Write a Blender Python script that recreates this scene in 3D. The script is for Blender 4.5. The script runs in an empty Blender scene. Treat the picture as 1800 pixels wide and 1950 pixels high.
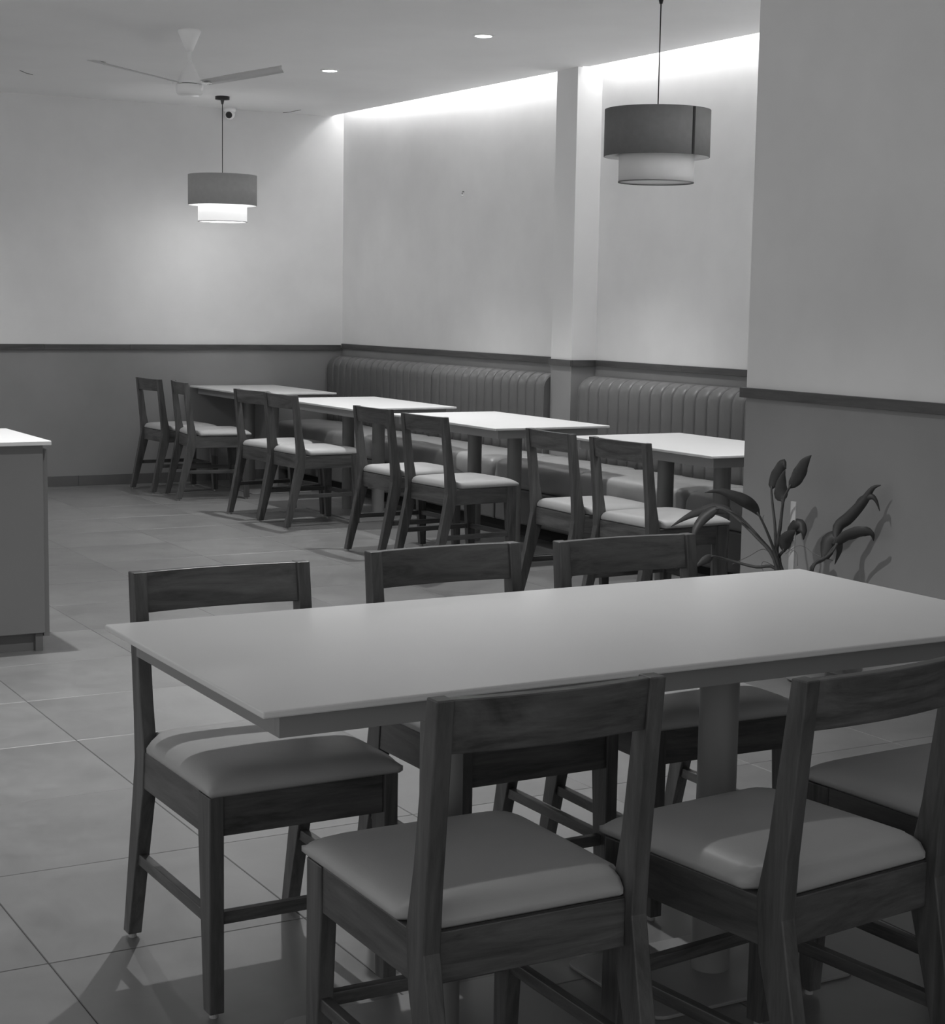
import bpy, bmesh, math, random
from mathutils import Vector, Matrix
random.seed(7)
PI = math.pi
C = bpy.context.scene.collection
SC = bpy.context.scene

# ------------------------------------------------------------------ camera
cam_d = bpy.data.cameras.new('camera')
cam = bpy.data.objects.new('camera', cam_d); C.objects.link(cam)
RX = Vector((0.8687622, -0.4949517, 0.0165836)); UX = Vector((0.0459551, 0.1139142, 0.9924272))
FX = Vector((0.4930926, 0.8614211, -0.1217099))
M = Matrix((( RX.x, UX.x, -FX.x, 0), (RX.y, UX.y, -FX.y, 0), (RX.z, UX.z, -FX.z, 1.42), (0, 0, 0, 1)))
cam.matrix_world = M
cam_d.sensor_fit = 'HORIZONTAL'; cam_d.sensor_width = 36.0
cam_d.lens = 3239.64 / 1800 * 36.0
cam_d.clip_start = 0.05
SC.camera = cam

# ------------------------------------------------------------------ world, exposure, lights
w = bpy.data.worlds.new('world'); SC.world = w; w.use_nodes = True
w.node_tree.nodes['Background'].inputs[0].default_value = (1, 1, 1, 1)
w.node_tree.nodes['Background'].inputs[1].default_value = 0.50
SC.view_settings.view_transform = 'Standard'
SC.view_settings.look = 'None'
SC.view_settings.exposure = 0.75
SC.view_settings.gamma = 1.0
SC.view_settings.use_curve_mapping = False
SC.cycles.max_bounces = 8
SC.cycles.diffuse_bounces = 5
SC.cycles.glossy_bounces = 3
SC.cycles.caustics_reflective = False
SC.cycles.caustics_refractive = False
SC.cycles.sample_clamp_indirect = 6
SC.cycles.use_denoising = True

CEIL = 2.88
COVE_W = 2.1
DOWN = [  # recessed downlights: x, y, watts, cone degrees
    (4.77, 8.30, 112, 92), (4.68, 10.10, 108, 92), (5.00, 5.80, 88, 92),
    (2.30, 4.75, 138, 116), (1.65, 6.70, 140, 118), (0.0, 4.70, 8, 120),
    (-1.2, 8.3, 110, 140), (1.50, 11.0, 110, 150),  # both unseen, added for bounce and to brighten the back wall and ceiling
]

def area_light(name, loc, rot, sx, sy, watts):
    l = bpy.data.lights.new(name, 'AREA'); l.shape = 'RECTANGLE'; l.size = sx; l.size_y = sy; l.energy = watts
    o = bpy.data.objects.new(name, l); C.objects.link(o); o.location = loc; o.rotation_euler = rot
    return o
# the LED strips lying in the ceiling cove along the banquette wall
def cove_light(y0, y1, x0, x1, W):
    o = area_light('cove_led_light', ((x0 + x1) / 2, (y0 + y1) / 2, 2.985), (0, math.radians(10), 0), 0.03, y1 - y0, W * (y1 - y0))
    o.rotation_euler = (0, math.radians(-28), 0)
    return o
cove_light(9.33, 12.52, 5.985, 5.925, COVE_W)
cove_light(5.65, 8.97, 6.02, 5.99, COVE_W)

# ------------------------------------------------------------------ materials
def nodes(name):
    m = bpy.data.materials.new(name); m.use_nodes = True
    nt = m.node_tree; b = nt.nodes['Principled BSDF']
    return m, nt, b
def N(nt, t, **k):
    n = nt.nodes.new(t)
    for a, v in k.items():
        if a in ('op',): n.operation = v
        else: n.inputs[a].default_value = v
    return n
def g(v): return (v, v, v, 1)

def plaster(name, v, rough=0.75, var=0.06, bump=0.02, scale=1.2):
    m, nt, b = nodes(name)
    tc = N(nt, 'ShaderNodeTexCoord')
    n1 = N(nt, 'ShaderNodeTexNoise', Scale=scale, Detail=4.0, Roughness=0.6)
    nt.links.new(tc.outputs['Object'], n1.inputs['Vector'])
    mr = N(nt, 'ShaderNodeMapRange'); mr.inputs['From Min'].default_value = 0.3; mr.inputs['From Max'].default_value = 0.7
    mr.inputs['To Min'].default_value = v * (1 - var); mr.inputs['To Max'].default_value = v * (1 + var)
    nt.links.new(n1.outputs['Fac'], mr.inputs['Value'])
    nt.links.new(mr.outputs['Result'], b.inputs['Base Color'])
    b.inputs['Roughness'].default_value = rough
    n2 = N(nt, 'ShaderNodeTexNoise', Scale=70.0, Detail=3.0)
    nt.links.new(tc.outputs['Object'], n2.inputs['Vector'])
    bp = N(nt, 'ShaderNodeBump', Strength=bump, Distance=0.01)
    nt.links.new(n2.outputs['Fac'], bp.inputs['Height']); nt.links.new(bp.outputs['Normal'], b.inputs['Normal'])
    return m

def wood(name, lo, hi, axis=2, rough=0.42, random_offset=True):
    m, nt, b = nodes(name)
    tc = N(nt, 'ShaderNodeTexCoord')
    oi = N(nt, 'ShaderNodeObjectInfo')
    mul = N(nt, 'ShaderNodeVectorMath', op='SCALE'); mul.inputs['Scale'].default_value = 13.0
    cb = N(nt, 'ShaderNodeCombineXYZ')
    for i in range(3): nt.links.new(oi.outputs['Random'], cb.inputs[i])
    nt.links.new(cb.outputs[0], mul.inputs[0])
    add = N(nt, 'ShaderNodeVectorMath', op='ADD')
    nt.links.new(tc.outputs['Object'], add.inputs[0]); nt.links.new(mul.outputs[0], add.inputs[1])
    mp = N(nt, 'ShaderNodeMapping')
    s = [16, 16, 16]; s[axis] = 1.8
    mp.inputs['Scale'].default_value = s
    nt.links.new(add.outputs[0], mp.inputs['Vector'])
    n1 = N(nt, 'ShaderNodeTexNoise', Scale=1.0, Detail=6.0, Roughness=0.62, Distortion=1.8)
    nt.links.new(mp.outputs[0], n1.inputs['Vector'])
    wv = N(nt, 'ShaderNodeTexNoise', Scale=5.0, Detail=5.0, Roughness=0.7, Distortion=0.4)
    nt.links.new(mp.outputs[0], wv.inputs['Vector'])
    mx = N(nt, 'ShaderNodeMath', op='MULTIPLY')
    nt.links.new(n1.outputs['Fac'], mx.inputs[0]); mx.inputs[1].default_value = 0.7
    ma = N(nt, 'ShaderNodeMath', op='MULTIPLY_ADD'); ma.inputs[1].default_value = 0.3
    nt.links.new(wv.outputs['Fac'], ma.inputs[0]); nt.links.new(mx.outputs[0], ma.inputs[2])
    cr = N(nt, 'ShaderNodeValToRGB')
    cr.color_ramp.elements[0].position = 0.36; cr.color_ramp.elements[0].color = g(lo)
    cr.color_ramp.elements[1].position = 0.66; cr.color_ramp.elements[1].color = g(hi)
    nt.links.new(ma.outputs[0], cr.inputs['Fac']); nt.links.new(cr.outputs['Color'], b.inputs['Base Color'])
    b.inputs['Roughness'].default_value = rough
    bp = N(nt, 'ShaderNodeBump', Strength=0.12, Distance=0.004)
    nt.links.new(ma.outputs[0], bp.inputs['Height']); nt.links.new(bp.outputs['Normal'], b.inputs['Normal'])
    return m

def leather(name, v, rough=0.42, spec=0.45):
    m, nt, b = nodes(name)
    tc = N(nt, 'ShaderNodeTexCoord')
    n1 = N(nt, 'ShaderNodeTexNoise', Scale=7.0, Detail=3.0)
    vo = N(nt, 'ShaderNodeTexVoronoi', Scale=320.0)
    n3 = N(nt, 'ShaderNodeTexNoise', Scale=9.0, Detail=2.0)
    for n in (n1, vo, n3): nt.links.new(tc.outputs['Object'], n.inputs['Vector'])
    mr = N(nt, 'ShaderNodeMapRange'); mr.inputs['To Min'].default_value = v * 0.92; mr.inputs['To Max'].default_value = v * 1.08
    nt.links.new(n1.outputs['Fac'], mr.inputs['Value']); nt.links.new(mr.outputs[0], b.inputs['Base Color'])
    b.inputs['Roughness'].default_value = rough; b.inputs['Specular IOR Level'].default_value = spec
    b1 = N(nt, 'ShaderNodeBump', Strength=0.06, Distance=0.002); nt.links.new(vo.outputs['Distance'], b1.inputs['Height'])
    b2 = N(nt, 'ShaderNodeBump', Strength=0.25, Distance=0.012); nt.links.new(n3.outputs['Fac'], b2.inputs['Height'])
    nt.links.new(b1.outputs['Normal'], b2.inputs['Normal']); nt.links.new(b2.outputs['Normal'], b.inputs['Normal'])
    return m

def plain(name, v, rough=0.5, metal=0.0, spec=0.5, var=0.03, scale=6.0):
    m, nt, b = nodes(name)
    tc = N(nt, 'ShaderNodeTexCoord'); n1 = N(nt, 'ShaderNodeTexNoise', Scale=scale, Detail=3.0)
    nt.links.new(tc.outputs['Object'], n1.inputs['Vector'])
    mr = N(nt, 'ShaderNodeMapRange'); mr.inputs['To Min'].default_value = v * (1 - var); mr.inputs['To Max'].default_value = v * (1 + var)
    nt.links.new(n1.outputs['Fac'], mr.inputs['Value']); nt.links.new(mr.outputs[0], b.inputs['Base Color'])
    b.inputs['Roughness'].default_value = rough; b.inputs['Metallic'].default_value = metal; b.inputs['Specular IOR Level'].default_value = spec
    return m

def emit(name, strength):
    m, nt, b = nodes(name)
    b.inputs['Base Color'].default_value = g(0.8)
    b.inputs['Emission Color'].default_value = g(1.0); b.inputs['Emission Strength'].default_value = strength
    return m

def tile_mat(name):
    m, nt, b = nodes(name)
    geo = N(nt, 'ShaderNodeNewGeometry')
    oi = N(nt, 'ShaderNodeObjectInfo')
    cb = N(nt, 'ShaderNodeCombineXYZ'); mm = N(nt, 'ShaderNodeMath', op='MULTIPLY'); mm.inputs[1].default_value = 40.0
    nt.links.new(oi.outputs['Random'], mm.inputs[0]); nt.links.new(mm.outputs[0], cb.inputs[2])
    add = N(nt, 'ShaderNodeVectorMath', op='ADD'); nt.links.new(geo.outputs['Position'], add.inputs[0]); nt.links.new(cb.outputs[0], add.inputs[1])
    n1 = N(nt, 'ShaderNodeTexNoise', Scale=1.6, Detail=7.0, Roughness=0.62, Distortion=0.6)
    n2 = N(nt, 'ShaderNodeTexNoise', Scale=9.0, Detail=6.0, Roughness=0.7)
    for n in (n1, n2): nt.links.new(add.outputs[0], n.inputs['Vector'])
    a1 = N(nt, 'ShaderNodeMapRange'); a1.inputs['From Min'].default_value = .3; a1.inputs['From Max'].default_value = .7
    a1.inputs['To Min'].default_value = 0.142; a1.inputs['To Max'].default_value = 0.207
    nt.links.new(n1.outputs['Fac'], a1.inputs['Value'])
    a2 = N(nt, 'ShaderNodeMapRange'); a2.inputs['From Min'].default_value = .3; a2.inputs['From Max'].default_value = .7
    a2.inputs['To Min'].default_value = 0.93; a2.inputs['To Max'].default_value = 1.07
    nt.links.new(n2.outputs['Fac'], a2.inputs['Value'])
    a3 = N(nt, 'ShaderNodeMapRange'); a3.inputs['To Min'].default_value = 0.98; a3.inputs['To Max'].default_value = 1.02
    nt.links.new(oi.outputs['Random'], a3.inputs['Value'])
    m1 = N(nt, 'ShaderNodeMath', op='MULTIPLY'); m2 = N(nt, 'ShaderNodeMath', op='MULTIPLY')
    nt.links.new(a1.outputs[0], m1.inputs[0]); nt.links.new(a2.outputs[0], m1.inputs[1])
    nt.links.new(m1.outputs[0], m2.inputs[0]); nt.links.new(a3.outputs[0], m2.inputs[1])
    nt.links.new(m2.outputs[0], b.inputs['Base Color'])
    r = N(nt, 'ShaderNodeMapRange'); r.inputs['To Min'].default_value = 0.26; r.inputs['To Max'].default_value = 0.46
    nt.links.new(n2.outputs['Fac'], r.inputs['Value']); nt.links.new(r.outputs[0], b.inputs['Roughness'])
    b.inputs['Specular IOR Level'].default_value = 0.5
    return m

def glass_mat(name):
    m, nt, b = nodes(name)
    b.inputs['Base Color'].default_value = g(0.9); b.inputs['Roughness'].default_value = 0.05
    b.inputs['Transmission Weight'].default_value = 1.0
    return m

M_wall = plaster('upper_wall_paint', 0.80)
M_wain = plaster('wainscot_paint', 0.27, rough=0.6, var=0.1)
M_ceil = plaster('ceiling_paint', 0.93, var=0.04, scale=0.7)
M_col = plaster('column_paint', 0.78, var=0.03)
M_rail = wood('rail_wood', 0.055, 0.105, axis=0)
M_raily = wood('rail_wood_lengthwise', 0.055, 0.105, axis=1)
M_wood = wood('chair_wood', 0.038, 0.115, axis=2)
M_woodx = wood('chair_wood_crosswise', 0.035, 0.13, axis=0)
M_woody = wood('chair_wood_lengthwise', 0.038, 0.115, axis=1)
M_seat = leather('chair_seat_leather', 0.38, rough=0.45)
M_bench = leather('banquette_leather', 0.135, rough=0.40)
M_benchlit = leather('banquette_leather_lit', 0.29, rough=0.38)  # same leather as the backs, the downlights' brightness put into the seat colour
M_seam = plain('seam_shadow_gap', 0.03, rough=0.8)
M_top = plain('white_quartz', 0.71, rough=0.32, var=0.02)
M_apron = plain('table_apron_laminate', 0.26, rough=0.5)
M_post = plain('table_post_paint', 0.22, rough=0.45)
M_plate = plain('base_plate_paint', 0.24, rough=0.4)
M_tile = tile_mat('floor_tile')
M_grout = plain('floor_grout', 0.10, rough=0.9)
M_skirt = plain('skirting_tile', 0.13, rough=0.35, var=0.1)
M_lam = plain('counter_laminate', 0.18, rough=0.45)
M_kick = plain('counter_plinth', 0.13, rough=0.6)
M_dark = plain('dark_void', 0.02, rough=0.9)
M_white = plain('white_enamel', 0.95, rough=0.3)
M_fab = plain('grey_shade_fabric', 0.18, rough=0.9, var=0.12, scale=30)
M_fabp = plain('pale_shade_fabric', 0.75, rough=0.85, var=0.04, scale=20)
M_fablit = emit('lit_shade_fabric', 0.38)
M_fabglow = plain('grey_shade_fabric_lit_through', 0.22, rough=0.9, var=0.12, scale=30)
M_fabglow.node_tree.nodes['Principled BSDF'].inputs['Emission Color'].default_value = g(1.0)
M_fabglow.node_tree.nodes['Principled BSDF'].inputs['Emission Strength'].default_value = 0.035
M_blade = plain('blade_enamel', 0.60, rough=0.4)
M_black = plain('black_metal', 0.02, rough=0.4)
M_lamp = emit('downlight_lens', 14)
M_leaf = plain('withered_leaf', 0.045, rough=0.5, var=0.35, scale=25)
M_stem = plain('leaf_stalk', 0.07, rough=0.5, var=0.2)
M_pot = plain('white_pot', 0.62, rough=0.3)
M_soil = plain('potting_soil', 0.04, rough=1.0)
M_root = plain('dry_root', 0.2, rough=0.8)
M_glide = plain('leg_glide', 0.35, rough=0.4)

# ------------------------------------------------------------------ helpers
def link(name, bm, mat, parent=None, smooth=False, bevel=0.0):
    me = bpy.data.meshes.new(name)
    bmesh.ops.recalc_face_normals(bm, faces=bm.faces[:])
    bm.to_mesh(me); bm.free()
    mats = mat if isinstance(mat, (list, tuple)) else [mat]
    for x in mats: me.materials.append(x)
    if smooth:
        for p in me.polygons: p.use_smooth = True
    o = bpy.data.objects.new(name, me); C.objects.link(o)
    if parent: o.parent = parent
    if bevel:
        md = o.modifiers.new('bevel', 'BEVEL'); md.width = bevel; md.segments = 2; md.limit_method = 'ANGLE'; md.angle_limit = 0.6
    return o
def empty(name, loc, rz=0.0):
    o = bpy.data.objects.new(name, None); C.objects.link(o); o.location = loc; o.rotation_euler = (0, 0, rz); o.empty_display_size = 0.1
    return o
def tag(o, label=None, cat=None, group=None, kind=None):
    if label: o['label'] = label
    if cat: o['category'] = cat
    if group: o['group'] = group
    if kind: o['kind'] = kind
    return o
def box(bm, x0, x1, y0, y1, z0, z1, mi=0):
    v = [bm.verts.new((x, y, z)) for z in (z0, z1) for y in (y0, y1) for x in (x0, x1)]
    for f in ((0, 2, 3, 1), (4, 5, 7, 6), (0, 1, 5, 4), (2, 6, 7, 3), (0, 4, 6, 2), (1, 3, 7, 5)):
        bm.faces.new([v[i] for i in f]).material_index = mi
    return v
def prism(bm, poly, z0, z1, mi=0):          # poly: list of (x, y)
    a = [bm.verts.new((x, y, z0)) for x, y in poly]; b = [bm.verts.new((x, y, z1)) for x, y in poly]
    n = len(poly)
    bm.faces.new(a[::-1]).material_index = mi; bm.faces.new(b).material_index = mi
    for i in range(n): bm.faces.new((a[i], a[(i + 1) % n], b[(i + 1) % n], b[i])).material_index = mi
def profile_x(bm, poly, x0, x1):            # poly: list of (y, z), pushed along x
    a = [bm.verts.new((x0, y, z)) for y, z in poly]; b = [bm.verts.new((x1, y, z)) for y, z in poly]
    n = len(poly)
    bm.faces.new(a); bm.faces.new(b[::-1])
    for i in range(n): bm.faces.new((a[i], b[i], b[(i + 1) % n], a[(i + 1) % n]))
def lathe(bm, prof, seg=32, cx=0, cy=0, closed=False):
    rings = []
    for r, z in prof:
        if r < 1e-5: rings.append([bm.verts.new((cx, cy, z))])
        else: rings.append([bm.verts.new((cx + r * math.cos(2 * PI * i / seg), cy + r * math.sin(2 * PI * i / seg), z)) for i in range(seg)])
    pairs = list(zip(rings, rings[1:]))
    if closed: pairs.append((rings[-1], rings[0]))
    for a, b in pairs:
        for i in range(seg):
            j = (i + 1) % seg
            if len(a) == 1 and len(b) == 1: continue
            if len(a) == 1: bm.faces.new((a[0], b[i], b[j]))
            elif len(b) == 1: bm.faces.new((a[i], b[0], a[j]))
            else: bm.faces.new((a[i], b[i], b[j], a[j]))
def tube(bm, pts, rads, seg=8):
    pts = [Vector(p) for p in pts]; rings = []
    up = Vector((0, 0, 1))
    for i, p in enumerate(pts):
        d = (pts[min(i + 1, len(pts) - 1)] - pts[max(i - 1, 0)]).normalized()
        s = d.cross(up if abs(d.z) < 0.95 else Vector((1, 0, 0))).normalized(); u = s.cross(d)
        r = rads[i] if isinstance(rads, (list, tuple)) else rads
        rings.append([bm.verts.new(p + (s * math.cos(2 * PI * k / seg) + u * math.sin(2 * PI * k / seg)) * r) for k in range(seg)])
    for a, b in zip(rings, rings[1:]):
        for k in range(seg): bm.faces.new((a[k], a[(k + 1) % seg], b[(k + 1) % seg], b[k]))
    bm.faces.new(rings[0][::-1]); bm.faces.new(rings[-1])
def smooth_pts(P, n=4):
    P = [Vector(p) for p in P]; out = []
    for i in range(len(P) - 1):
        p0, p1, p2, p3 = P[max(i - 1, 0)], P[i], P[i + 1], P[min(i + 2, len(P) - 1)]
        for k in range(n):
            t = k / n
            out.append(0.5 * ((2 * p1) + (p2 - p0) * t + (2 * p0 - 5 * p1 + 4 * p2 - p3) * t * t + (3 * p1 - p0 - 3 * p2 + p3) * t ** 3))
    out.append(P[-1]); return out
used = {}
def place(proto, loc, rz):                  # first use moves the thing itself, later ones copy it with its parts
    if proto.name not in used:
        used[proto.name] = 1; r = proto
    else:
        r = proto.copy(); C.objects.link(r)
        for ch in list(proto.children):
            c = ch.copy(); C.objects.link(c); c.parent = r
            for gch in list(ch.children):
                d = gch.copy(); C.objects.link(d); d.parent = c
    r.location = loc; r.rotation_euler = (0, 0, rz)
    return r

# ------------------------------------------------------------------ the setting
YB = 12.60                                   # back wall
# floor: grout bed with single tiles
bm = bmesh.new(); box(bm, -4.2, 6.4, -4.2, 12.8, -0.12, -0.0025)
floor = tag(link('floor', bm, M_grout), kind='structure')
T = 0.5975; gap = 0.0028
tile_cache = {}
def tile(x0, x1, y0, y1):
    key = (round(x1 - x0, 3), round(y1 - y0, 3))
    if key not in tile_cache:
        b = bmesh.new(); w_, d_ = key[0] / 2 - gap / 2, key[1] / 2 - gap / 2; c = 0.0015
        lo = [b.verts.new((sx * w_, sy * d_, -0.008)) for sx, sy in ((-1, -1), (1, -1), (1, 1), (-1, 1))]
        mi = [b.verts.new((sx * w_, sy * d_, -c)) for sx, sy in ((-1, -1), (1, -1), (1, 1), (-1, 1))]
        hi = [b.verts.new((sx * (w_ - c), sy * (d_ - c), 0)) for sx, sy in ((-1, -1), (1, -1), (1, 1), (-1, 1))]
        for A, B in ((lo, mi), (mi, hi)):
            for i in range(4): b.faces.new((A[i], A[(i + 1) % 4], B[(i + 1) % 4], B[i]))
        b.faces.new(hi); b.faces.new(lo[::-1])
        me = bpy.data.meshes.new('tile'); b.to_mesh(me); b.free(); me.materials.append(M_tile); tile_cache[key] = me
    o = bpy.data.objects.new('tile', tile_cache[key]); C.objects.link(o); o.parent = floor
    o.location = ((x0 + x1) / 2, (y0 + y1) / 2, 0)
ys = [4.08 + T * k for k in range(-6, 15)]
xs = [0.965 + T * k for k in range(-4, 9)]
for j, y in enumerate(ys):
    y1 = min(y + T, YB)
    if y1 - y < 0.05: continue
    for x in xs:
        x1 = min(x + T, 5.96)
        if x1 - x < 0.05: continue
        tile(x, x1, y, y1)

# walls: pale paint above, darker wainscot below the dado rail
ZR = 1.045
def wall(name, poly, z0=0.0, z1=3.1, zr=ZR):
    bm = bmesh.new(); prism(bm, poly, z0, zr, 1); prism(bm, poly, zr, z1, 0)
    return tag(link(name, bm, [M_wall, M_wain]), kind='structure')
wall('wall_back', [(-4.2, YB), (6.3, YB), (6.3, YB + 0.15), (-4.2, YB + 0.15)])
wall('wall_right', [(5.965, YB), (6.05, 9.15), (6.09, 5.59), (6.3, 5.59), (6.3, YB)])
wall('wall_near_right', [(4.50, -4.0), (4.50, 5.585), (6.3, 5.585), (6.3, -4.0)], zr=1.07)
bm = bmesh.new()
cp = [(5.868, 9.03), (6.10, 9.03), (6.10, 9.27), (5.868, 9.27)]
prism(bm, cp, 0, ZR, 1); prism(bm, cp, ZR, CEIL, 0)
box(bm, 5.90, 6.1, 9.03, 9.27, CEIL, 3.04, 0)
tag(link('wall_column', bm, [M_col, M_wain]), kind='structure')
# dropped ceiling with the open cove slot beside the right wall, and the slab over the slot
bm = bmesh.new()
prism(bm, [(-4.0, -4.0), (4.5, -4.0), (4.5, 5.585), (5.945, 5.585), (5.918, 8.98), (5.878, 9.0), (5.878, 9.27), (5.893, 9.29), (5.835, 12.50), (5.86, YB), (-4.0, YB)], CEIL, 2.96)
ceiling = tag(link('ceiling', bm, M_ceil), kind='structure')
for P in ([(5.43, 12.58, CEIL), (5.46, 12.50, CEIL), (5.455, 12.40, CEIL), (5.46, 12.31, CEIL)], [(3.04, 11.354, CEIL), (3.11, 11.46, CEIL), (3.167, 11.514, CEIL)]):
    bm = bmesh.new(); tube(bm, P, 0.0035, 5); link('crack', bm, M_kick, ceiling)
bm = bmesh.new(); box(bm, 5.5, 6.3, 5.5, YB + 0.1, 3.05, 3.15)
tag(link('ceiling_upper', bm, M_ceil), kind='structure')

# dado rails: wooden planks end to end
trim_n = [0]
def rail_run(a, b, ztop, zbot, n_cuts, thick=0.02, inward=(-1, 0)):
    trim_n[0] += 1
    a = Vector(a); b = Vector(b); d = (b - a); L = d.length; ang = math.atan2(d.y, d.x)
    root = empty('trim_%d' % trim_n[0], (a.x, a.y, 0), ang); tag(root, kind='structure')
    # local x runs along the wall, local +y points into the room
    side = 1 if (-math.sin(ang) * inward[0] + math.cos(ang) * inward[1]) > 0 else -1
    cuts = [0] + list(n_cuts) + [L]
    for i, (u, v) in enumerate(zip(cuts, cuts[1:])):
        bm = bmesh.new(); t = thick + (0.0008 if i % 2 else 0)
        y0, y1 = (0.0, t) if side > 0 else (-t, 0.0)
        box(bm, u + 0.0006, v - 0.0006, y0, y1, zbot, ztop + (0.0006 if i % 2 else 0))
        link('plank', bm, M_rail, root, bevel=0.0015)
    return root
rail_run((-4.0, YB), (5.945, YB), 1.067, 1.026, [3.9, 7.52, 8.18], inward=(0, -1))
rail_run((5.966, YB - 0.021), (6.048, 9.27), 1.078, 1.036, [1.25], inward=(-1, 0))
rail_run((5.868, 9.27), (5.868, 9.012), 1.076, 1.036, [], inward=(-1, 0))
rail_run((5.868, 9.03), (6.054, 9.03), 1.076, 1.036, [], inward=(0, -1))
rail_run((6.055, 9.01), (6.09, 5.60), 1.076, 1.038, [0.9, 2.0], inward=(-1, 0))
rail_run((4.5, 5.605), (4.5, -4.0), 1.092, 1.051, [1.9, 3.4, 5.6], thick=0.022, inward=(-1, 0))

# skirting of dark tile along the back wall
sk = empty('baseboard_back', (0, 0, 0)); tag(sk, kind='structure')
x = -4.0
while x < 5.2:
    x1 = min(x + T, 5.33); bm = bmesh.new(); box(bm, x + 0.001, x1 - 0.001, YB - 0.012, YB, 0.0, 0.078)
    link('skirting_tile', bm, M_skirt, sk, bevel=0.002); x = x1

# ------------------------------------------------------------------ ceiling things
def downlight(x, y, watts, cone, label, seen=True):
    t = empty('downlight', (x, y, CEIL)); tag(t, label, 'ceiling light')
    bm = bmesh.new(); lathe(bm, [(0.062, 0.0), (0.062, -0.004), (0.052, -0.009), (0.046, -0.006), (0.046, 0.0)], 28, closed=True)
    link('trim_ring', bm, M_white, t, True)
    bm = bmesh.new(); lathe(bm, [(0.0, -0.005), (0.045, -0.005), (0.045, -0.001), (0, -0.001)], 28)
    link('lens', bm, M_lamp, t)
    l = bpy.data.lights.new('downlight_beam', 'SPOT'); l.energy = watts; l.spot_size = math.radians(cone); l.spot_blend = 1.0
    l.shadow_soft_size = 0.022
    o = bpy.data.objects.new('downlight_beam', l); C.objects.link(o); o.location = (x, y, CEIL - 0.02)
dl_lab = {0: 'round lit downlight in the ceiling nearer the camera, larger of the two in view',
          1: 'small round lit downlight in the ceiling beyond, between fan and cove glow',
          2: 'recessed downlight beside the end of the near wall, over the nearest banquette table',
          3: 'recessed downlight above the far chairs of the foreground table',
          4: 'recessed downlight above the right end of the white-topped counter',
          5: 'recessed downlight in the ceiling left of the foreground table',
          6: 'unseen downlight left of the counter, added for bounce light',
          7: 'unseen downlight left of the fan, added to brighten the back wall and ceiling'}
for i, (x, y, wt, cn) in enumerate(DOWN): downlight(x, y, wt, cn, dl_lab[i])

# fan
fan = empty('ceiling_fan', (3.37, 9.10, CEIL)); tag(fan, 'white three-blade ceiling fan with conical canopy and short rod', 'fan')
bm = bmesh.new(); lathe(bm, [(0.0, 0), (0.062, 0), (0.062, -0.012), (0.024, -0.10), (0.016, -0.115), (0, -0.115)], 32)
link('canopy', bm, M_white, fan, True)
bm = bmesh.new(); lathe(bm, [(0, -0.1), (0.010, -0.1), (0.010, -0.19), (0, -0.19)], 16); link('rod', bm, M_white, fan, True)
bm = bmesh.new(); lathe(bm, [(0, -0.172), (0.014, -0.172), (0.02, -0.18), (0.066, -0.272), (0.070, -0.282), (0.066, -0.288), (0, -0.288)], 32)
link('upper_cone', bm, M_white, fan, True)
bm = bmesh.new(); lathe(bm, [(0, -0.286), (0.060, -0.286), (0.060, -0.294), (0, -0.294)], 32); link('gap_ring', bm, M_dark, fan, True)
bm = bmesh.new(); lathe(bm, [(0, -0.292), (0.070, -0.292), (0.074, -0.297), (0.074, -0.330), (0.066, -0.346), (0.05, -0.352), (0, -0.353)], 32)
link('motor_housing', bm, M_white, fan, True)
for a in (-170.0, -50.0, 70.0):
    ar = math.radians(a); zz = -0.283
    bm = bmesh.new()
    n = 12; top = []; bot = []
    for i in range(n + 1):
        t = i / n; r = 0.09 + t * 0.50; wd = 0.040 + 0.014 * math.sin(PI * min(1, t * 1.2) * 0.5)
        tw = math.radians(-11 + 3 * t)
        lead, trail = wd, -wd
        if i == n: trail = -wd * 0.9; r_l = r - 0.05
        row = []
        for s in (-1, -0.33, 0.33, 1):
            y = s * wd; rr = r - (0.055 * (s + 1) / 2 if i == n else 0)
            z = y * math.tan(tw) + 0.004 * (1 - s * s) + 0.06 * t
            row.append((rr, y, z))
        top.append([bm.verts.new((p[0], p[1], p[2] + 0.0015)) for p in row]); bot.append([bm.verts.new((p[0], p[1], p[2] - 0.0015)) for p in row])
    for i in range(n):
        for k in range(3):
            bm.faces.new((top[i][k], top[i + 1][k], top[i + 1][k + 1], top[i][k + 1])); bm.faces.new((bot[i][k], bot[i][k + 1], bot[i + 1][k + 1], bot[i + 1][k]))
        for k in (0, 3): bm.faces.new((top[i][k], bot[i][k], bot[i + 1][k], top[i + 1][k]))
    for i in (0, n):
        for k in range(3): bm.faces.new((top[i][k], top[i][k + 1], bot[i][k + 1], bot[i][k]))
    bl = link('blade', bm, M_blade, fan, True); bl.location = (0, 0, zz); bl.rotation_euler = (0, 0, ar)
    bm = bmesh.new(); box(bm, 0.055, 0.13, -0.018, 0.018, -0.006, -0.002)
    for yy in (-0.01, 0.01): lathe(bm, [(0, -0.012), (0.004, -0.012), (0.004, -0.004), (0, -0.004)], 8, 0.11, yy)
    bi = link('blade_bracket', bm, M_white, bl); bi.location = (0, 0, 0)

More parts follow.
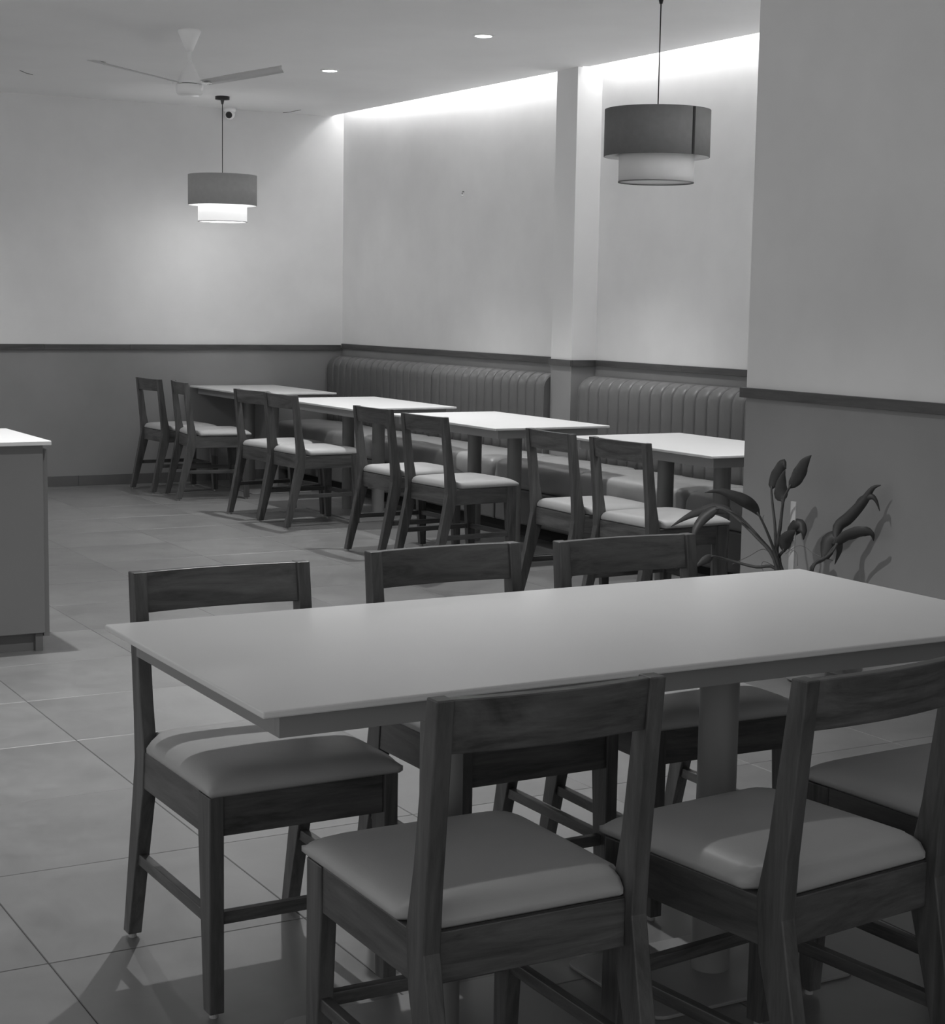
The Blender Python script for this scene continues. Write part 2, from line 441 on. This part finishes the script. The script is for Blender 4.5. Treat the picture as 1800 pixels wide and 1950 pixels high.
# pendants: a dark drum over a narrower pale drum
def drum(bm, r, z0, z1, t=0.003, seg=48):
    lathe(bm, [(r, z0), (r, z1), (r - t, z1), (r - t, z0)], seg, closed=True)
def pendant(x, y, zt, label, lit, rz=0.0):
    t = empty('pendant_lamp', (x, y, CEIL), rz); tag(t, label, 'pendant lamp')
    h = zt - CEIL
    bm = bmesh.new(); lathe(bm, [(0, 0), (0.052, 0), (0.052, -0.022), (0.014, -0.026), (0.007, -0.055), (0, -0.055)], 28); link('ceiling_rose', bm, M_black, t, True)
    bm = bmesh.new(); tube(bm, [(0, 0, -0.05), (0, 0, h - 0.06)], 0.003, 8); link('cord', bm, M_black, t, True)
    bm = bmesh.new(); drum(bm, 0.25, h - 0.218, h); sh = link('upper_shade', bm, M_fabglow if lit else M_fab, t, True)
    bm = bmesh.new(); box(bm, 0.249, 0.2535, -0.006, 0.006, h - 0.217, h - 0.001)
    s = link('seam', bm, M_dark, sh); s.rotation_euler = (0, 0, math.radians(60 if lit else -84))
    bm = bmesh.new(); lathe(bm, [(0.247, h - 0.214), (0.247, h - 0.218), (0.178, h - 0.206), (0.178, h - 0.202)], 48, closed=True)
    link('shade_liner', bm, M_fablit if lit else M_fabp, t, True)
    bm = bmesh.new(); drum(bm, 0.178, h - 0.335, h - 0.205); low = link('lower_shade', bm, M_fablit if lit else M_fabp, t, True)
    bm = bmesh.new(); lathe(bm, [(0.1795, h - 0.338), (0.1795, h - 0.333), (0.1745, h - 0.333), (0.1745, h - 0.338)], 48, closed=True)
    link('rim', bm, M_fab, low, True)
    bm = bmesh.new(); lathe(bm, [(0, h - 0.328), (0.174, h - 0.328), (0.174, h - 0.325), (0, h - 0.325)], 48); link('diffuser', bm, M_fablit if lit else M_fabp, t)
    bm = bmesh.new()
    for k in range(3):
        a = 2 * PI * k / 3; tube(bm, [(0, 0, h - 0.06), (0.248 * math.cos(a), 0.248 * math.sin(a), h - 0.008)], 0.002, 6)
    lathe(bm, [(0, h - 0.05), (0.018, h - 0.05), (0.018, h - 0.11), (0, h - 0.11)], 16)
    link('lamp_holder', bm, M_black, t)
    if lit:
        l = bpy.data.lights.new('pendant_bulb', 'POINT'); l.energy = 4.5; l.shadow_soft_size = 0.12
        o = bpy.data.objects.new('pendant_bulb', l); C.objects.link(o); o.location = (x, y, zt - 0.37)
    return t
pendant(4.65, 11.88, 2.318, 'lit two-tier drum pendant lamp hanging by the back wall', True)
pendant(4.80, 6.69, 2.338, 'unlit two-tier drum pendant lamp in front of the right wall', False)

# camera dome on the back wall by the ceiling
t = empty('security_camera', (4.97, YB - 0.055, CEIL)); tag(t, 'small white dome security camera with black lens by the back wall', 'camera')
bm = bmesh.new(); lathe(bm, [(0, 0), (0.046, 0), (0.046, -0.022), (0.040, -0.03), (0, -0.03)], 28); link('base', bm, M_white, t, True)
bm = bmesh.new(); bmesh.ops.create_uvsphere(bm, u_segments=24, v_segments=14, radius=0.040); b_ = link('housing', bm, M_white, t, True); b_.location = (0, 0, -0.048)
bm = bmesh.new(); bmesh.ops.create_uvsphere(bm, u_segments=24, v_segments=14, radius=0.027); b2 = link('lens', bm, M_black, b_, True); b2.location = (-0.012, -0.018, -0.006)

# a nail left in the wall
t = empty('wall_hook', (6.012, 10.70, 2.195)); tag(t, 'tiny bent picture hook left on the right wall under the cove', 'hook')
bm = bmesh.new(); tube(bm, [(0.012, 0, 0.008), (-0.012, 0, 0.012), (-0.016, 0, 0.0), (-0.012, 0.004, -0.008)], 0.003, 6); link('nail', bm, M_black, t)
bm = bmesh.new(); lathe(bm, [(0, -0.008), (0.012, -0.004), (0.014, 0.0), (0.006, 0.004), (0, 0.004)], 10); pb = link('wall_plug', bm, M_white, t); pb.location = (0.0, 0.02, -0.014)

# ------------------------------------------------------------------ counter at the left edge
ct = empty('counter', (1.86, 6.70, 0)); tag(ct, 'grey laminate counter cabinet with overhanging white top at the left edge', 'counter')
bm = bmesh.new(); box(bm, -2.3, 0.002, 0.0, 0.62, 0.075, 0.832); link('body', bm, M_lam, ct, bevel=0.002)
bm = bmesh.new(); box(bm, -2.3, -0.012, 0.03, 0.60, 0.0, 0.075); link('plinth', bm, M_kick, ct)
bm = bmesh.new(); box(bm, -0.035, -0.005, 0.012, 0.03, 0.0, 0.072); link('plinth_end', bm, M_kick, ct)
bm = bmesh.new(); box(bm, 0.004, 0.028, 0.03, 0.60, 0.055, 0.815); link('end_panel', bm, M_lam, ct, bevel=0.001)
bm = bmesh.new(); box(bm, -2.35, 0.028, -0.035, 0.66, 0.834, 0.852); link('counter_top', bm, M_top, ct, bevel=0.003)

# ------------------------------------------------------------------ tables
def make_table(W, D, alongx, label, plate_short, plate_long, loc, group=None, off=(0, 0)):
    t = empty('dining_table', loc); tag(t, label, 'table', group)
    bm = bmesh.new(); box(bm, -W / 2, W / 2, -D / 2, D / 2, 0.737, 0.75); link('tabletop', bm, M_top, t, bevel=0.003)
    i = 0.05; hw, hd = W / 2 - i, D / 2 - i; th = 0.018
    for nm, (a, b, c, d) in (('apron', (-hw, hw, -hd, -hd + th)), ('apron', (-hw, hw, hd - th, hd)), ('apron', (-hw, -hw + th, -hd + th, hd - th)), ('apron', (hw - th, hw, -hd + th, hd - th))):
        bm = bmesh.new(); box(bm, a, b, c, d, 0.688, 0.737); link(nm, bm, M_apron, t, bevel=0.001)
    bm = bmesh.new(); box(bm, -hw + th, hw - th, -hd + th, hd - th, 0.722, 0.737); link('underlay_board', bm, M_apron, t)
    for s in (-1, 1):
        px, py = (off[0] + s * 0.335, off[1]) if alongx else (0, s * 0.23)
        bm = bmesh.new(); lathe(bm, [(0, 0.008), (0.042, 0.008), (0.042, 0.722), (0, 0.722)], 28, px, py)
        o = link('post', bm, M_post, t, True); o.modifiers.new('es', 'EDGE_SPLIT')
    a, b = (plate_long / 2, plate_short / 2) if alongx else (plate_short / 2, plate_long / 2)
    r = 0.03
    for ox in ((off[0] - 0.335, off[0] + 0.335) if alongx else (0,)):
        bm = bmesh.new(); poly = []
        for cx, cy, a0 in ((a - r, b - r, 0), (-a + r, b - r, 90), (-a + r, -b + r, 180), (a - r, -b + r, 270)):
            for k in range(5):
                th_ = math.radians(a0 + 22.5 * k); poly.append((ox + cx + r * math.cos(th_), off[1] + cy + r * math.sin(th_)))
        prism(bm, poly, 0.0, 0.008); link('base_plate', bm, M_plate, t, bevel=0.002)
    return t
make_table(1.852, 0.84, True, 'large white-topped dining table in the foreground', 0.34, 0.53, (1.061 + 0.926, 2.533 + 0.42, 0), off=(-0.109, -0.153))
for (x0, y0, W, D, lab) in ((4.655, 11.40, 0.70, 1.19, 'white-topped table farthest back, beside the back wall'),
                            (4.641, 9.663, 0.76, 1.208, 'white-topped table second from the back wall in the banquette row'),
                            (4.664, 7.92, 0.753, 1.282, 'white-topped table third from the back wall, before the column'),
                            (4.762, 6.142, 0.721, 1.215, 'white-topped table behind the plant, nearest in the banquette row')):
    make_table(W, D, False, lab, 0.48, 0.85, (x0 + W / 2, y0 + D / 2, 0), 'tables along the banquette')

# ------------------------------------------------------------------ banquettes
def bench_seat_mesh(y0, y1, x0, x1, z0, z1, seed):
    """puffed cushion: rounded long edge, ends drawn in at the seams"""
    rnd = random.Random(seed); ph = [rnd.uniform(0, 6) for _ in range(4)]
    bm = bmesh.new(); ny = max(8, int((y1 - y0) / 0.035)); prof = []
    r = 0.045; nb = 6
    prof.append((x0 + 0.01, z0))
    prof.append((x0, z0 + 0.03)); prof.append((x0 - 0.004, (z0 + z1) / 2))
    for k in range(nb + 1):
        a = PI - k * (PI / 2) / nb; prof.append((x0 + r + r * math.cos(a), z1 - r + r * math.sin(a)))
    for k in range(1, 9): prof.append((x0 + r + (x1 - x0 - r) * k / 8, z1))
    prof.append((x1, z0))
    rows = []
    for j in range(ny + 1):
        t = j / ny; y = y0 + (y1 - y0) * t; e = min(t, 1 - t) * (y1 - y0)
        q = min(1, e / 0.05); q = math.sqrt(max(0, 1 - (1 - q) ** 2))
        row = []
        for (px, pz) in prof:
            d = (1 - q)
            zz = pz - (0.028 * d if pz > z0 + 0.02 else 0) + (0.012 * math.sin((px - x0) / (x1 - x0) * PI) * q if pz >= z1 - 1e-6 else 0)
            zz += 0.003 * math.sin(y * 17 + ph[0]) * math.sin(px * 23 + ph[1]) * (1 if pz > z0 + 0.02 else 0)
            xx = px + (0.014 * d if px < x0 + r else 0) + (0.004 * math.sin(y * 21 + ph[2] + pz * 9) if px < x0 + r else 0)
            row.append(bm.verts.new((xx, y, zz)))
        rows.append(row)
    m = len(prof)
    for a, b in zip(rows, rows[1:]):
        for k in range(m): bm.faces.new((a[k], a[(k + 1) % m], b[(k + 1) % m], b[k]))
    bm.faces.new(rows[0]); bm.faces.new(rows[-1][::-1])
    return bm
BX = 5.83
def channel_mesh(wd, xback):
    """one vertical flute of the backrest: bulges forward, rolls over the top"""
    bm = bmesh.new(); z0, z1 = 0.44, 0.972; xf = 0.0; prof = []
    for k in range(6): prof.append((xf + 0.012 * (1 - k / 5) * 0, z0 + (z1 - 0.10 - z0) * k / 5))
    R = 0.085
    for k in range(1, 9):
        a = k * (PI / 2) / 8; prof.append((xf + R - R * math.cos(a), z1 - R + R * math.sin(a)))
    prof.append((xback, z1 + 0.002))
    ns = 6; rows = []
    for i in range(ns + 1):
        s = -1 + 2 * i / ns; bul = 0.011 * math.sqrt(max(0, 1 - s * s * 0.98)) 
        row = []
        for k, (px, pz) in enumerate(prof):
            if k < 6: nx, nz = -1, 0
            elif k < 14: a = (k - 5) * (PI / 2) / 8; nx, nz = -math.cos(a), math.sin(a)
            else: nx, nz = 0, 1
            f = bul if k < 14 else bul * 0.4
            row.append(bm.verts.new((px + nx * f, s * wd / 2, pz + nz * f)))
        row.append(bm.verts.new((xback, s * wd / 2, z0)))
        rows.append(row)
    m = len(rows[0])
    for a, b in zip(rows, rows[1:]):
        for k in range(m): bm.faces.new((a[k], b[k], b[(k + 1) % m], a[(k + 1) % m]))
    bm.faces.new(rows[0]); bm.faces.new(rows[-1][::-1])
    return bm
def banquette(label, base, seats, back, pitch, xw, seed):
    y0, y1 = base; ym = (y0 + y1) / 2
    t = empty('banquette_bench', (BX, ym, 0)); tag(t, label, 'bench', 'banquette benches along the right wall')
    X0 = 5.36
    bm = bmesh.new(); box(bm, X0 - BX + 0.10, 0.02, y0 - ym + 0.01, y1 - ym - 0.01, 0.0, 0.085); link('plinth', bm, M_dark, t)
    bm = bmesh.new(); box(bm, X0 - BX + 0.012, 0.03, y0 - ym + 0.003, y1 - ym - 0.003, 0.085, 0.30); link('base_panel', bm, M_bench, t, bevel=0.012)
    for i, (a, b) in enumerate(seats):
        o = link('seat_cushion', bench_seat_mesh(a - ym + 0.002, b - ym - 0.002, X0 - BX, 0.03, 0.305, 0.462, seed + i), M_benchlit, t, True)
    b0, b1 = back; n = max(1, round((b1 - b0) / pitch)); wd = (b1 - b0) / n
    me = None
    for i in range(n):
        if me is None:
            o = link('channel', channel_mesh(wd, xw - BX), M_bench, t, True); me = o.data
        else:
            o = bpy.data.objects.new('channel', me); C.objects.link(o); o.parent = t
        o.location = (0, b0 + wd * (i + 0.5) - ym, 0)
    bm = bmesh.new(); pts = [(0.03, 0.44), (-0.004, 0.44), (-0.004, 0.87)]
    R = 0.088
    pts += [(R - 0.004 - R * math.cos(k * PI / 16), 0.976 - R - 0.004 + R * math.sin(k * PI / 16)) for k in range(1, 9)]
    pts += [(xw - BX, 0.973), (xw - BX, 0.44)]
    for ye in (b0, b1):
        a = [bm.verts.new((p[0], ye - ym - 0.004, p[1])) for p in pts]; c = [bm.verts.new((p[0], ye - ym + 0.004, p[1])) for p in pts]
        bm.faces.new(a); bm.faces.new(c[::-1])
        for k in range(len(pts)): bm.faces.new((a[k], a[(k + 1) % len(pts)], c[(k + 1) % len(pts)], c[k]))
    link('end_cap', bm, M_bench, t)
    return t
banquette('channel-backed leather banquette in the back corner, beside the back wall', (10.81, 12.585), [(10.81, 12.585)], (10.815, 12.58), 0.107, 5.965, 1)
banquette('channel-backed leather banquette between the corner one and the column', (9.12, 10.80), [(9.12, 10.80)], (9.285, 10.80), 0.107, 5.985, 11)
banquette('channel-backed leather banquette right of the column, behind the nearest tables', (5.62, 9.11), [(8.21, 9.11), (7.14, 8.205), (5.62, 7.135)], (5.625, 8.875), 0.107, 6.05, 21)

# ------------------------------------------------------------------ chairs
CW = 0.415; HH = 0.834
def make_chair():
    t = empty('dining_chair', (0, 0, 0))
    hw = CW / 2; th = 0.031
    rear = [(-0.277, HH), (-0.242, HH), (-0.205, 0.56), (-0.183, 0.455), (-0.192, 0.36), (-0.292, 0.012), (-0.328, 0.012), (-0.262, 0.33), (-0.243, 0.43), (-0.248, 0.53)]
    for s in (-1, 1):
        bm = bmesh.new(); x0, x1 = (-hw, -hw + th) if s < 0 else (hw - th, hw)
        profile_x(bm, rear, x0, x1); o = link('rear_post', bm, M_wood, t, bevel=0.0025)
        bm = bmesh.new(); lathe(bm, [(0, 0), (0.009, 0), (0.009, 0.013), (0, 0.013)], 12, (x0 + x1) / 2, -0.310); link('glide', bm, M_glide, o)
    front = [(0.20, 0.455), (0.20, 0.012), (0.163, 0.012), (0.137, 0.372), (0.137, 0.455)]
    for s in (-1, 1):
        bm = bmesh.new(); x0, x1 = (-hw, -hw + th) if s < 0 else (hw - th, hw)
        profile_x(bm, front, x0, x1); o = link('front_leg', bm, M_wood, t, bevel=0.0025)
        bm = bmesh.new(); lathe(bm, [(0, 0), (0.009, 0), (0.009, 0.013), (0, 0.013)], 12, (x0 + x1) / 2, 0.181); link('glide', bm, M_glide, o)
    # curved crest rail, hollow towards the sitter
    bm = bmesh.new(); n = 14; zt, zb = HH - 0.001, HH - 0.088; rows = []
    for i in range(n + 1):
        u = -1 + 2 * i / n; x = u * (hw - th + 0.002); bow = 0.016 * (1 - u * u)
        lean = 0.012
        rows.append([bm.verts.new((x, -0.273 - bow, zt)), bm.verts.new((x, -0.251 - bow, zt)), bm.verts.new((x, -0.251 - bow + lean, zb)), bm.verts.new((x, -0.273 - bow + lean, zb))])
    for a, b in zip(rows, rows[1:]):
        for k in range(4): bm.faces.new((a[k], a[(k + 1) % 4], b[(k + 1) % 4], b[k]))
    bm.faces.new(rows[0]); bm.faces.new(rows[-1][::-1])
    link('crest_rail', bm, M_woodx, t, bevel=0.002)
    # apron
    bm = bmesh.new(); box(bm, -hw + th, hw - th, 0.168, 0.192, 0.372, 0.455); link('apron', bm, M_woodx, t, bevel=0.002)
    bm = bmesh.new(); box(bm, -hw + th, hw - th, -0.225, -0.203, 0.372, 0.455); link('apron', bm, M_woodx, t, bevel=0.002)
    for s in (-1, 1):
        x0, x1 = (-hw + 0.003, -hw + 0.026) if s < 0 else (hw - 0.026, hw - 0.003)
        bm = bmesh.new(); box(bm, x0, x1, -0.195, 0.138, 0.372, 0.455); link('apron', bm, M_woody, t, bevel=0.002)
        x0, x1 = (-hw + 0.006, -hw + 0.025) if s < 0 else (hw - 0.025, hw - 0.006)
        bm = bmesh.new(); box(bm, x0, x1, -0.245, 0.155, 0.188, 0.213); link('stretcher', bm, M_woody, t, bevel=0.002)
    bm = bmesh.new(); box(bm, -hw + th, hw - th, 0.163, 0.183, 0.188, 0.213); link('stretcher', bm, M_woodx, t, bevel=0.002)
    bm = bmesh.new(); box(bm, -hw + th + 0.001, hw - th - 0.001, -0.222, 0.167, 0.44, 0.4575); link('seat_board', bm, M_seam, t)
    # upholstered seat
    bm = bmesh.new(); nx, ny = 18, 18; top = []
    X0, X1, Y0, Y1 = -hw - 0.004, hw + 0.004, -0.222, 0.212
    rr = 0.03
    def edge(d, R=0.07):
        q = min(1, d / R); return math.sqrt(max(0, 1 - (1 - q) ** 2))
    grid = []
    def w_(a): return 0.5 - 0.5 * math.cos(PI * a)
    for j in range(ny + 1):
        row = []
        for i in range(nx + 1):
            a = w_(i / nx) * 0.6 + 0.4 * i / nx; b = w_(j / ny) * 0.6 + 0.4 * j / ny
            x = X0 + (X1 - X0) * a; y = Y0 + (Y1 - Y0) * b
            if y < -0.175:                                     # notched between the posts
                lim = hw - th - 0.003; x = max(-lim, min(lim, x))
            e = edge(min(x - X0, X1 - x)) * edge(y - Y0, 0.05) * edge(Y1 - y)
            z = 0.472 + 0.026 * e + 0.006 * math.sin(PI * a) * math.sin(PI * b)
            row.append(bm.verts.new((x, y, z)))
        grid.append(row)
    for j in range(ny):
        for i in range(nx): bm.faces.new((grid[j][i], grid[j][i + 1], grid[j + 1][i + 1], grid[j + 1][i]))
    loop = [grid[0][i] for i in range(nx + 1)] + [grid[j][nx] for j in range(1, ny + 1)] + [grid[ny][i] for i in range(nx - 1, -1, -1)] + [grid[j][0] for j in range(ny - 1, 0, -1)]
    mid = [bm.verts.new((v.co.x, v.co.y, 0.462)) for v in loop]
    low = [bm.verts.new((v.co.x * 0.975, v.co.y * 0.975, 0.4565)) for v in loop]
    L = len(loop)
    for A, B in ((loop, mid), (mid, low)):
        for k in range(L): bm.faces.new((A[k], A[(k + 1) % L], B[(k + 1) % L], B[k]))
    bm.faces.new(low)
    link('seat_cushion', bm, M_seat, t, True)
    return t
chair = make_chair()
chairs = [
 # x, y, heading of the local +y (sitter's facing), label, group
 (1.368, 3.243, 3.148, 'dark wooden chair at the left end of the foreground table, far side', 'chairs at the foreground table'),
 (1.971, 3.317, 3.149, 'dark wooden chair on the far side of the foreground table, middle of three', 'chairs at the foreground table'),
 (2.472, 3.281, 3.118, 'dark wooden chair on the far side of the foreground table, left of the plant', 'chairs at the foreground table'),
 (1.393, 2.437, -0.009, 'dark wooden chair with its curved back towards us, centre foreground', 'chairs at the foreground table'),
 (1.951, 2.324, 0.112, 'dark wooden chair with its back towards us at lower right, cut by the frame', 'chairs at the foreground table'),
 (2.52, 2.43, 0.05, 'dark wooden chair at the right edge, only its seat and legs showing', 'chairs at the foreground table'),
 (4.405, 12.089, -1.504, 'wooden chair farthest left in the row, nearest the back wall', 'chairs along the banquette tables'),
 (4.464, 11.553, -1.699, 'wooden chair second from the back wall, at the farthest table', 'chairs along the banquette tables'),
 (4.52, 10.42, -1.436, 'wooden chair third from the back wall, left one at the second table', 'chairs along the banquette tables'),
 (4.53, 9.93, -1.519, 'wooden chair fourth from the back wall, right one at the second table', 'chairs along the banquette tables'),
 (4.493, 8.548, -1.533, 'wooden chair with brightly lit seat, left one at the third table', 'chairs along the banquette tables'),
 (4.471, 7.909, -1.486, 'wooden chair with brightly lit seat, right one at the third table', 'chairs along the banquette tables'),
 (4.516, 6.708, -1.604, 'wooden chair left one at the table nearest the near wall', 'chairs along the banquette tables'),
 (4.534, 6.184, -1.529, 'wooden chair right one at the table nearest the near wall, by the plant', 'chairs along the banquette tables'),
]
for x, y, rz, lab, gr in chairs:
    c = place(chair, (x, y, 0), rz); tag(c, lab, 'chair', gr)

# ------------------------------------------------------------------ plant
pl = empty('potted_plant', (4.31, 4.93, 0)); tag(pl, 'withering broad-leaved plant in a white pot against the near wall', 'plant')
O = Vector((4.31, 4.93, 0))
bm = bmesh.new(); lathe(bm, [(0, 0.0), (0.055, 0.0), (0.075, 0.012), (0.098, 0.12), (0.112, 0.30), (0.118, 0.325), (0.118, 0.335), (0.108, 0.335), (0.104, 0.32), (0.10, 0.305), (0, 0.305)], 40)
link('pot', bm, M_pot, pl, True)
bm = bmesh.new(); lathe(bm, [(0, 0.312), (0.05, 0.314), (0.101, 0.308), (0.101, 0.302), (0, 0.302)], 24); link('soil', bm, M_soil, pl)
leaves = {
 'arch_left': ([(4.25, 5.02, 0.32), (4.25, 5.056, 0.457), (4.2, 5.055, 0.564), (4.15, 5.061, 0.647), (4.1, 5.055, 0.684), (4.05, 5.073, 0.71), (4.0, 5.106, 0.729), (3.95, 5.131, 0.722)], 0.40, 0.028),
 'droop_a': ([(4.25, 5.03, 0.32), (4.25, 5.072, 0.463), (4.208, 5.101, 0.531), (4.167, 5.155, 0.598), (4.125, 5.179, 0.634), (4.083, 5.241, 0.646), (4.042, 5.336, 0.61), (4.0, 5.405, 0.556)], 0.58, 0.026),
 'droop_b': ([(4.22, 4.99, 0.32), (4.2, 5.012, 0.47), (4.158, 5.072, 0.55), (4.117, 5.152, 0.618), (4.075, 5.198, 0.649), (4.033, 5.225, 0.623), (3.992, 5.234, 0.573), (3.95, 5.202, 0.518)], 0.58, 0.026),
 'low_left': ([(4.27, 5.01, 0.32), (4.25, 5.063, 0.423), (4.192, 5.106, 0.425), (4.133, 5.163, 0.441), (4.075, 5.181, 0.458), (4.017, 5.162, 0.469), (3.958, 5.134, 0.46), (3.9, 5.106, 0.443)], 0.66, 0.02),
 'up_right': ([(4.27, 5.02, 0.32), (4.27, 5.077, 0.465), (4.258, 5.051, 0.572), (4.247, 5.025, 0.687), (4.235, 4.981, 0.743), (4.223, 4.925, 0.798), (4.212, 4.873, 0.853), (4.2, 4.823, 0.883)], 0.56, 0.032),
 'up_curl': ([(4.27, 5.0, 0.32), (4.27, 5.077, 0.469), (4.275, 5.103, 0.585), (4.28, 5.13, 0.674), (4.285, 5.143, 0.734), (4.29, 5.12, 0.788), (4.295, 5.091, 0.831), (4.3, 5.08, 0.805)], 0.52, 0.03),
 'up_back': ([(4.27, 5.01, 0.32), (4.27, 5.077, 0.469), (4.266, 5.057, 0.622), (4.262, 5.049, 0.684), (4.258, 5.062, 0.713), (4.254, 5.051, 0.765), (4.25, 5.027, 0.808)], 0.50, 0.034),
 'far_right': ([(4.31, 4.93, 0.32), (4.3, 4.912, 0.442), (4.32, 4.849, 0.494), (4.34, 4.825, 0.536), (4.36, 4.84, 0.603), (4.38, 4.801, 0.646), (4.4, 4.75, 0.711), (4.42, 4.727, 0.761), (4.44, 4.705, 0.775)], 0.40, 0.026),
 'hook': ([(4.395, 4.79, 0.68), (4.4, 4.763, 0.715), (4.413, 4.724, 0.732), (4.427, 4.71, 0.714), (4.44, 4.705, 0.678)], 0.0, 0.014),
 'right_mid': ([(4.31, 4.93, 0.32), (4.3, 4.912, 0.442), (4.32, 4.863, 0.482), (4.34, 4.83, 0.535), (4.36, 4.783, 0.576), (4.38, 4.721, 0.599), (4.4, 4.7, 0.592), (4.42, 4.709, 0.566)], 0.42, 0.028),
 'clump': ([(4.31, 4.93, 0.32), (4.3, 4.898, 0.452), (4.316, 4.859, 0.492), (4.332, 4.857, 0.552), (4.348, 4.835, 0.564), (4.364, 4.827, 0.524), (4.38, 4.87, 0.457)], 0.30, 0.036),
 'small_mid': ([(4.28, 5.0, 0.32), (4.28, 5.073, 0.455), (4.283, 5.042, 0.5), (4.287, 5.039, 0.541), (4.29, 5.015, 0.575), (4.293, 4.983, 0.599), (4.297, 4.958, 0.577), (4.3, 4.963, 0.544)], 0.45, 0.032),
 'small_mid2': ([(4.28, 4.99, 0.32), (4.28, 5.079, 0.448), (4.272, 5.044, 0.49), (4.265, 5.029, 0.533), (4.258, 4.991, 0.563), (4.25, 4.953, 0.584)], 0.40, 0.03),
}
for k, (P, split, wmax) in leaves.items():
    S = [p - O for p in smooth_pts(P, 4)]; n = len(S); ks = int(n * split)
    if ks > 1:
        bm = bmesh.new(); tube(bm, S[:ks + 2], [0.0075 - 0.0035 * i / max(1, ks + 1) for i in range(ks + 2)], 8)
        stalk = link('stalk', bm, M_stem, pl, True)
    B = S[ks:]; m = len(B); bm = bmesh.new(); rows = []
    rnd = random.Random(hash(k) % 1000 if False else len(k) * 7 + int(P[-1][2] * 1000))
    tw0 = rnd.uniform(-0.5, 0.5)
    for i, p in enumerate(B):
        d = (B[min(i + 1, m - 1)] - B[max(i - 1, 0)]).normalized()
        view = Vector((0.6, 0.75, -0.1)).normalized()
        s = d.cross(view).normalized(); nrm = s.cross(d).normalized()
        s = (s * math.cos(tw0) + nrm * math.sin(tw0)); nrm = s.cross(d).normalized()
        u = i / (m - 1); wd = wmax * 0.82 * (math.sin(PI * min(1, u ** 0.62 * 0.97 + 0.03)) ** 1.15) + 0.0012
        rip = 0.12 * math.sin(i * 1.9 + tw0 * 9)
        row = []
        for q in (-1, -0.5, 0, 0.5, 1):
            h = abs(q) * wd * 0.45 + rip * wd * (q * q)
            row.append(p + s * (q * wd) + nrm * h)
        rows.append(([bm.verts.new(v + nrm * 0.0006) for v in row], [bm.verts.new(v - nrm * 0.0006) for v in row]))
    for (a, a2), (b, b2) in zip(rows, rows[1:]):
        for q in range(4): bm.faces.new((a[q], a[q + 1], b[q + 1], b[q])); bm.faces.new((a2[q], b2[q], b2[q + 1], a2[q + 1]))
        for q in (0, 4): bm.faces.new((a[q], b[q], b2[q], a2[q]))
    for r_ in (rows[0], rows[-1]):
        for q in range(4): bm.faces.new((r_[0][q], r_[0][q + 1], r_[1][q + 1], r_[1][q]))
    link('leaf', bm, M_leaf, pl, True)
bm = bmesh.new()
for P in ([(4.27, 5.07, 0.45), (4.24, 5.12, 0.49), (4.2, 5.16, 0.46), (4.15, 5.2, 0.425)], [(4.26, 5.06, 0.46), (4.23, 5.1, 0.56), (4.22, 5.11, 0.61), (4.2, 5.08, 0.63)],
          [(4.27, 5.07, 0.42), (4.25, 5.13, 0.44), (4.25, 5.14, 0.41), (4.26, 5.11, 0.38)], [(4.28, 5.04, 0.48), (4.3, 4.98, 0.52), (4.33, 4.92, 0.49), (4.36, 4.86, 0.475)],
          [(4.28, 5.03, 0.50), (4.3, 5.0, 0.49), (4.3, 4.99, 0.44)]):
    tube(bm, [p - O for p in smooth_pts(P, 5)], 0.0012, 5)
link('aerial_root', bm, M_root, pl, True)
bm = bmesh.new(); box(bm, -0.004, 0.004, 0.0, 0.030, 0.30, 0.685); st = link('plant_stake', bm, M_pot, pl, bevel=0.001); st.location = (-0.012, 0.078, 0); st['label'] = 'flat white stake'
